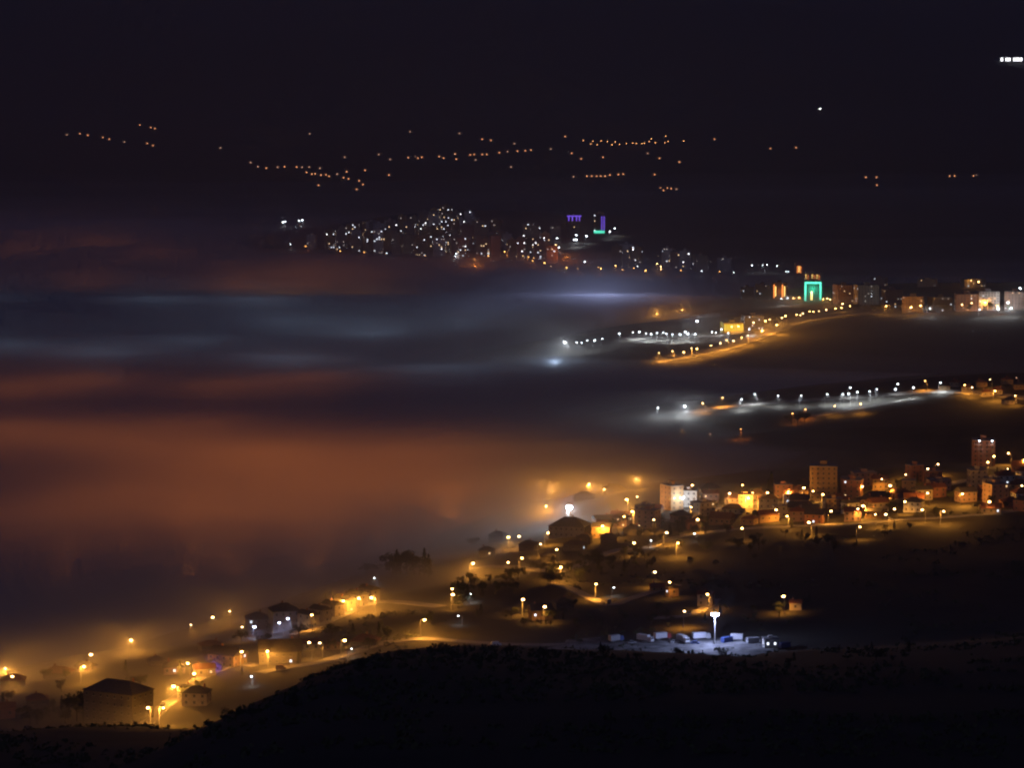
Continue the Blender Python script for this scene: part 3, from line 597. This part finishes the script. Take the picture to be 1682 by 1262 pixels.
# ------------------------------------------------------------------ trees
def crown_mesh(kind, seed):
    r = random.Random(seed); v, f = [], []
    def leaf(c, s):
        n_ = Vector((r.gauss(0, 1), r.gauss(0, 1), r.gauss(0, 1))).normalized(); u = n_.orthogonal().normalized(); w = n_.cross(u); k = len(v)
        for a_, b_ in ((-1, -.5), (.9, -.8), (1, .6), (-.7, 1)): v.append(tuple(c+(u*a_+w*b_)*s*r.uniform(.7, 1.2)))
        f.append((k, k+1, k+2, k+3))
    if kind == 'broad':
        lumps = [(Vector((r.gauss(0, .19), r.gauss(0, .19), r.uniform(.38, .82))), r.uniform(.12, .21)) for _ in range(9)]
        for c, s in lumps:
            for _ in range(75):
                d = Vector((r.gauss(0, 1), r.gauss(0, 1), r.gauss(0, .85))).normalized()*s*r.uniform(.55, 1.08); leaf(c+d, .026)
    else:
        for _ in range(620):
            z = r.uniform(.1, 1.0); R_ = .24*(1-z)**.8*(.72+.28*math.sin(z*42))+.012; t = r.uniform(0, 6.28); rr = R_*math.sqrt(r.uniform(.15, 1))
            leaf(Vector((rr*math.cos(t), rr*math.sin(t), z)), .022)
    return mesh('crown', v, f, M['leaf' if kind == 'broad' else 'needle'])
CROWN = {'broad': [crown_mesh('broad', i) for i in range(4)], 'conifer': [crown_mesh('conifer', 20+i) for i in range(3)]}
tb = MB().tube((0, 0, -.06), (.01, 0, .5), .026, .015)
for t in range(5):
    an = t*1.3; tb.tube((.005, 0, .3+.03*t), (.17*math.cos(an), .17*math.sin(an), .52+.05*t), .011, .004, 5)
TRUNK = {'broad': tb.me('trunk', M['trunk']), 'conifer': MB().tube((0, 0, -.06), (0, 0, .95), .02, .004).me('trunk', M['trunk'])}
def tree(p, h, kind, label, group, wide=1.0):
    o = link('tree' if kind == 'broad' else 'conifer_tree', None, loc=p, rot=(0, 0, rnd.uniform(0, 6.28)), scale=(h*wide, h*wide, h))
    link('trunk', TRUNK[kind], o); link('crown', rnd.choice(CROWN[kind]), o)
    if label.startswith(('garden', 'dark tree')): label = '%s %s %s' % ('small' if h < 6 else 'tall' if h > 8 else 'middling', 'conifer' if kind == 'conifer' else 'leafy', label)
    return tag(o, label, 'tree', group)
def trees(pts, kind, label, group, wide=1.0):
    for x, y, hp in pts:
        p = ground(x, y); tree(p, hp*p.y/F, kind, label, group, wide*rnd.uniform(.9, 1.2))
trees([(645, 948, 42), (658, 948, 50), (668, 947, 46), (680, 946, 38), (690, 946, 34)], 'broad', 'tall dark tree in the clump rising out of the fog', 'tree clump in the fog', 1.1)
trees([(697, 946, 46), (704, 948, 38), (652, 950, 48)], 'conifer', 'pointed dark conifer in the clump rising out of the fog', 'conifers of the fog clump', 1.0)
trees([(530, 946, 20), (543, 946, 25), (556, 947, 24), (568, 946, 18), (604, 944, 22), (612, 945, 18)], 'broad', 'rounded dark tree in the low fogbound row', 'low tree row in the fog', 1.3)
trees([(745, 840, 30), (738, 840, 22), (765, 838, 16), (775, 900, 18)], 'broad', 'ghostly tree top poking out of the orange fog', 'tree tops in the orange fog', 1.3)
trees([(752, 990, 36), (760, 992, 40), (768, 990, 30)], 'conifer', 'dark conifer beside the lamp at the wood edge', 'conifers at the wood edge', 1.0)
trees([(977, 922, 22), (982, 922, 18)], 'broad', 'round tree with a light below it in the middle town', 'round trees by the mist houses', 1.2)
trees([(1267, 808, 34), (1262, 810, 24)], 'conifer', 'slender conifer standing up over the middle town', 'conifers over the middle town', .8)
trees([(126+11*i, 1186-3*i, 46+rnd.uniform(-8, 12)) for i in range(5)], 'broad', 'dark tree against the large apartment house', 'trees by the large apartment house', 1.0)
trees([(102, 1178, 36), (112, 1184, 44)], 'conifer', 'dark conifer near the large apartment house', 'conifers by the large apartment house', .9)
trees([(872, 1012, 18), (900, 1020, 22), (912, 1018, 18), (880, 1028, 12), (905, 1030, 12)], 'broad', 'lit shrub like tree around the farmhouse', 'trees around the farmhouse', 1.3)
trees([(1300, 696, 18), (1310, 698, 22), (1322, 696, 20)], 'broad', 'tree lit red orange by the lamp below the straight road', 'red lit trees', 1.4)
trees([(440+i*3, 1040, 14+rnd.uniform(0, 8)) for i in range(4)]+[(535, 992, 18), (545, 988, 16)], 'conifer', 'dark conifer behind the terraced houses', 'conifers behind the terrace', 1.0)
def scatter(n, x0, x1, ylo, yhi, hmin, hmax, label, group, con=.25):
    k = t = 0
    while k < n and t < n*30:
        t += 1; x = rnd.uniform(x0, x1); y = rnd.uniform(np.interp(x, *yhi), np.interp(x, *ylo)); p = ground(x, y)
        if any((p.x-a_)**2+(p.y-b_)**2 < (r_*1.05)**2 for a_, b_, r_ in PLACED): continue
        tree(p, rnd.uniform(hmin, hmax), 'conifer' if rnd.random() < con else 'broad', label, group, rnd.uniform(.9, 1.3)); k += 1
scatter(40, 740, 1000, ([740, 1000], [1000, 945]), ([740, 900, 1000], [965, 940, 925]), 5, 10, 'dark tree in the wood above the farmsteads', 'wood above the farmsteads')
scatter(60, 985, 1690, ([985, 1690], [895, 850]), ([985, 1300, 1690], [860, 812, 770]), 4, 9, 'garden tree between houses of the middle town', 'garden trees of the middle town')
for i in range(34):
    x = rnd.uniform(380, 1500); y = np.interp(x, *zip(*CREST))+rnd.uniform(2, 26); p = ground(x, y, 0, 700)
    tree(p, rnd.uniform(1.6, 4.6), rnd.choice(['broad', 'broad', 'conifer']), 'black bush like tree on the near hillside crest', 'bushes on the near crest', rnd.uniform(1.1, 1.8))
scatter(46, 905, 1500, ([905, 1500], [962, 900]), ([905, 1100, 1500], [925, 895, 868]), 4, 9, 'dark tree on the unlit slope below the middle town', 'trees on the unlit slope')
scatter(16, 700, 960, ([700, 960], [1040, 1035]), ([700, 960], [1000, 1000]), 3, 7, 'dark tree beside the hillside road', 'trees beside the hillside road')
scatter(34, 0, 640, ([0, 250, 420, 640], [1192, 1190, 1110, 1062]), ([0, 250, 420, 640], [1130, 1090, 1045, 1040]), 4, 9, 'garden tree between houses of the lower village', 'garden trees of the lower village')
scatter(24, 1380, 1690, ([1380, 1690], [516, 514]), ([1380, 1690], [506, 505]), 7, 13, 'dark tree before the blocks on the upper ridge', 'trees on the upper ridge')
scatter(22, 960, 1350, ([960, 1350], [1042, 1030]), ([960, 1350], [990, 985]), 3, 6, 'dark bush like tree on the slope above the freight yard', 'trees above the freight yard')

# scrub that roughens the near hillside
r_ = np.random.default_rng(5); N = 5200
sy = r_.uniform(560, 1240, N)**1.0; sx = r_.uniform(-.2, .2, N)*sy; keep = fbm(sx, sy, 90, 31) > -.05; sx, sy = sx[keep], sy[keep]
my = r_.uniform(1260, 1950, 14000); mx = r_.uniform(-.06, .19, 14000)*my; keep = (np.abs(fbm(mx, my, 150, 41)) < .035) | (np.abs(fbm(mx, my, 110, 43)-.2) < .02); mx, my = mx[keep], my[keep]; keep = shore_dist(mx, my) > 25; sx, sy = np.concatenate([sx, mx[keep]]), np.concatenate([sy, my[keep]]); sz = H(sx, sy)
v, f = [], []
for x, y, z in zip(sx, sy, sz):
    s_ = rnd.uniform(.35, 1.3)
    for k in range(9):
        c = Vector((x+rnd.gauss(0, .55)*s_, y+rnd.gauss(0, .55)*s_, z+abs(rnd.gauss(0, .6))*s_)); u = Vector((rnd.gauss(0, 1), rnd.gauss(0, 1), rnd.gauss(0, 1))).normalized(); w = u.orthogonal().normalized(); t_ = .38*s_; q = len(v)
        v += [tuple(c-u*t_-w*t_*.6), tuple(c+u*t_-w*t_*.7), tuple(c+u*t_*.8+w*t_), tuple(c-u*t_+w*t_*.8)]; f.append((q, q+1, q+2, q+3))
o = link('scrub', mesh('scrub', v, f, M['leaf'])); o['kind'] = 'stuff'

# ------------------------------------------------------------------ freight yard
p = ground(1174, 1061); H_ = 53*p.y/F
o = link('floodlight_mast', None, loc=p)
link('pole', MB().tube((0, 0, -1), (0, 0, H_), .32, .18, 8).me('pole', M['wall_white']), o)
link('crossbar', MB().box(-1.9, 1.9, -.12, .12, H_, H_+.25).me('crossbar', M['steel']), o)
for x in (-1.5, -.9, -.3, .3, .9, 1.5):
    h_ = link('floodlight', MB().box(x-.29, x+.29, -.5, -.14, H_-.55, H_+.65).me('floodlight', M['steel']), o)
    link('lens', MB().box(x-.28, x+.28, -.62, -.52, H_-.5, H_+.6).me('lens', M['flood_lens']), h_)
link('mast_light', light_data('blue', 3.2e4, .5), o, (0, -1.6, H_-.2)); tag(o, 'white floodlight mast over the freight yard', 'floodlight mast')
def wheel(parent, x, y, r):
    w = link('wheel', MB().tube((x, y-.14, r), (x, y+.14, r), r, r, 12).me('wheel', M['tyre']), parent)
    link('rim', MB().tube((x, y-.16, r), (x, y+.16, r), r*.55, r*.55, 10).me('rim', M['steel']), w)
def truck(px, py, yaw, paint, box, label, L=9.0):
    o = link('truck', None, loc=ground(px, py)+Vector((0, 0, .55)), rot=(0, 0, yaw))
    link('chassis', MB().box(-L/2, L/2, -.9, .9, .7, 1.0).me('chassis', M['tyre']), o)
    link('cargo_box', MB().box(-L/2, L/2-2.4, -1.25, 1.25, 1.02, 3.7).me('cargo_box', M['paint_'+box]), o)
    c = link('cab', MB().box(L/2-2.2, L/2, -1.2, 1.2, .75, 1.9).box(L/2-2.2, L/2-.1, -1.15, 1.15, 1.91, 3.0, tx=.12, ty=.06).me('cab', M['paint_'+paint]), o)
    link('windscreen', MB().box(L/2-.12, L/2-.04, -1.0, 1.0, 1.95, 2.8).me('windscreen', M['glass']), c)
    for s in (-1, 1):
        link('headlight', MB().box(L/2, L/2+.06, s*.9-.18, s*.9+.18, 1.0, 1.25).me('headlight', M['wall_white']), c)
        for x in (L/2-1.1, -L/2+1.2, -L/2+2.4): wheel(o, x, s*1.05, .5)
    return tag(o, label, 'truck')
def car(px, py, yaw, paint, label, name='car', van=False, cat='car'):
    o = link(name, None, loc=ground(px, py)+Vector((0, 0, .45)), rot=(0, 0, yaw)); L = 5.2 if van else 4.3; h = 2.2 if van else 1.45
    bd = link('body', MB().box(-L/2, L/2, -.9, .9, .3, .85 if not van else 1.15).me('body', M['paint_'+paint]), o)
    link('cabin', MB().box(-L/2+(.1 if van else .7), L/2-1.1, -.85, .85, .86 if not van else 1.16, h, tx=.25, ty=.1).me('cabin', M['paint_'+paint] if van else M['glass']), o)
    link('roof', MB().box(-L/2+(.4 if van else 1.0), L/2-1.4, -.72, .72, h+.01, h+.06).me('roof', M['paint_'+paint]), o)
    for s in (-1, 1):
        link('headlight', MB().box(L/2, L/2+.05, s*.62-.16, s*.62+.16, .6, .78).me('headlight', M['wall_white']), bd)
        for x in (L/2-.85, -L/2+.85): wheel(o, x, s*.82, .34)
    return tag(o, label, cat)
truck(1012, 1057, .6, 'blue', 'silver', 'grey box truck at the dark end of the freight yard', 8)
truck(1060, 1057, -.7, 'white', 'white', 'white box truck parked left of the floodlight mast')
truck(1088, 1053, .5, 'red', 'white', 'white box truck with red cab in the freight yard')
truck(1122, 1058, -1.1, 'white', 'silver', 'silver box truck beside the floodlight mast')
truck(1152, 1053, .25, 'white', 'white', 'white truck brightly lit under the floodlight mast')
car(1038, 1059, .3, 'silver', 'silver car between the trucks of the freight yard'); car(1108, 1058, .1, 'white', 'white car beside the red cab truck'); car(1142, 1060, -.3, 'blue', 'blue car in front of the trucks at the mast')
car(461, 1102, .1, 'brown', 'brown van under the brightest lamp of the lower village', 'van', True, 'van')
car(815, 1063, .2, 'white', 'white van alone at the end of the freight yard', 'van', True, 'van')
def container(px, py, yaw, paint, label):
    o = link('container', None, loc=ground(px, py)+Vector((0, 0, .5)), rot=(0, 0, yaw)); b = MB()
    b.box(-3, 3, -1.2, 1.2, .1, 2.6)
    link('shell', b.me('shell', M['paint_'+paint]), o)
    for i in range(10): link('rib', MB().box(-2.8+i*.6, -2.55+i*.6, -1.26, -1.21, .25, 2.45).me('rib', M['paint_'+paint]), o)
    link('door', MB().box(3.01, 3.07, -1.1, 1.1, .25, 2.5).me('door', M['paint_'+paint]), o)
    return tag(o, label, 'container')
container(1194, 1057, .7, 'blue', 'blue shipping container right beside the floodlight mast'); container(1210, 1052, -.2, 'white', 'white shipping container near the floodlight mast')
container(1236, 1058, .4, 'silver', 'silver shipping container between mast and site office')
bpx(1266, 1066, 24, 16, roof='flat', wall='white', yaw=.1, d=6, lit=1, litkinds=('pane_white',), label='white site office with two lit windows in the freight yard', cat='site office', name='site_office')
container(1288, 1066, .6, 'blue', 'blue shipping container beside the site office')

for i, (x, y, pa, lb) in enumerate([(268, 1160, 'silver', 'silver car parked low on the lit village street'), (297, 1139, 'red', 'red car parked half way up the village street'), (335, 1111, 'white', 'white car parked near the shop with the purple sign'), (560, 1009, 'blue', 'blue car parked before the terraced houses'), (1000, 991, 'silver', 'silver car parked at the bend of the farm road'),
      (1035, 900, 'white', 'white car parked on the lower street of the middle town'), (1200, 870, 'red', 'red car parked on the lower street of the middle town'), (1330, 862, 'brown', 'brown car parked on the lower street of the middle town'), (1460, 855, 'silver', 'silver car parked on the lower street of the middle town'), (1240, 827, 'white', 'white car parked on the upper street of the middle town'), (1445, 812, 'blue', 'blue car parked on the upper street of the middle town'), (1130, 1011, 'white', 'white car parked on the lane by the yellow lit house')]):
    car(x, y, rnd.uniform(0, 3), pa, lb)

# ------------------------------------------------------------------ labels by the nearest landmark
NAMES = {'long dark three': 'the long dark school', 'narrow dark tower': 'the narrow dark tower block', 'ten storey': 'the ten storey ochre tower', 'reddish tower': 'the reddish tower block', 'large dark apartment': 'the large dark apartment house',
         'cream cube': 'the bright cream cube house', 'white floodlit': 'the white floodlit building', 'pink apartment': 'the pink apartment block', 'long house': 'the long dark house', 'small shop': 'the shop with the purple sign',
         'gateway': 'the green outlined gateway', 'bright yellow': 'the bright yellow hall', 'blue lit block': 'the blue lit block', 'tower with purple': 'a purple striped tower'}
TOPS = [o for o in COL.objects if o.parent is None and 'label' in o]
LAND = [(o, v) for o in TOPS for k, v in NAMES.items() if o['label'].startswith(k)]
for o in TOPS:
    if 'group' not in o or o['category'] not in ('street lamp', 'tree', 'house') or 'fog' in o['group'] or 'mountain' in o['group']: continue
    q, v = min(((o.location-l.location).length, t) for l, t in LAND)
    if q < 32:
        w = o['label'].replace(',', '').split(' in the ')[0].split(' among ')[0].split(' between ')[0].split(' at the ')[0].split(' before ')[0].split(' near ')[0].split(' along ')[0]
        o['label'] = ' '.join(w.split()[:10])+' beside '+v
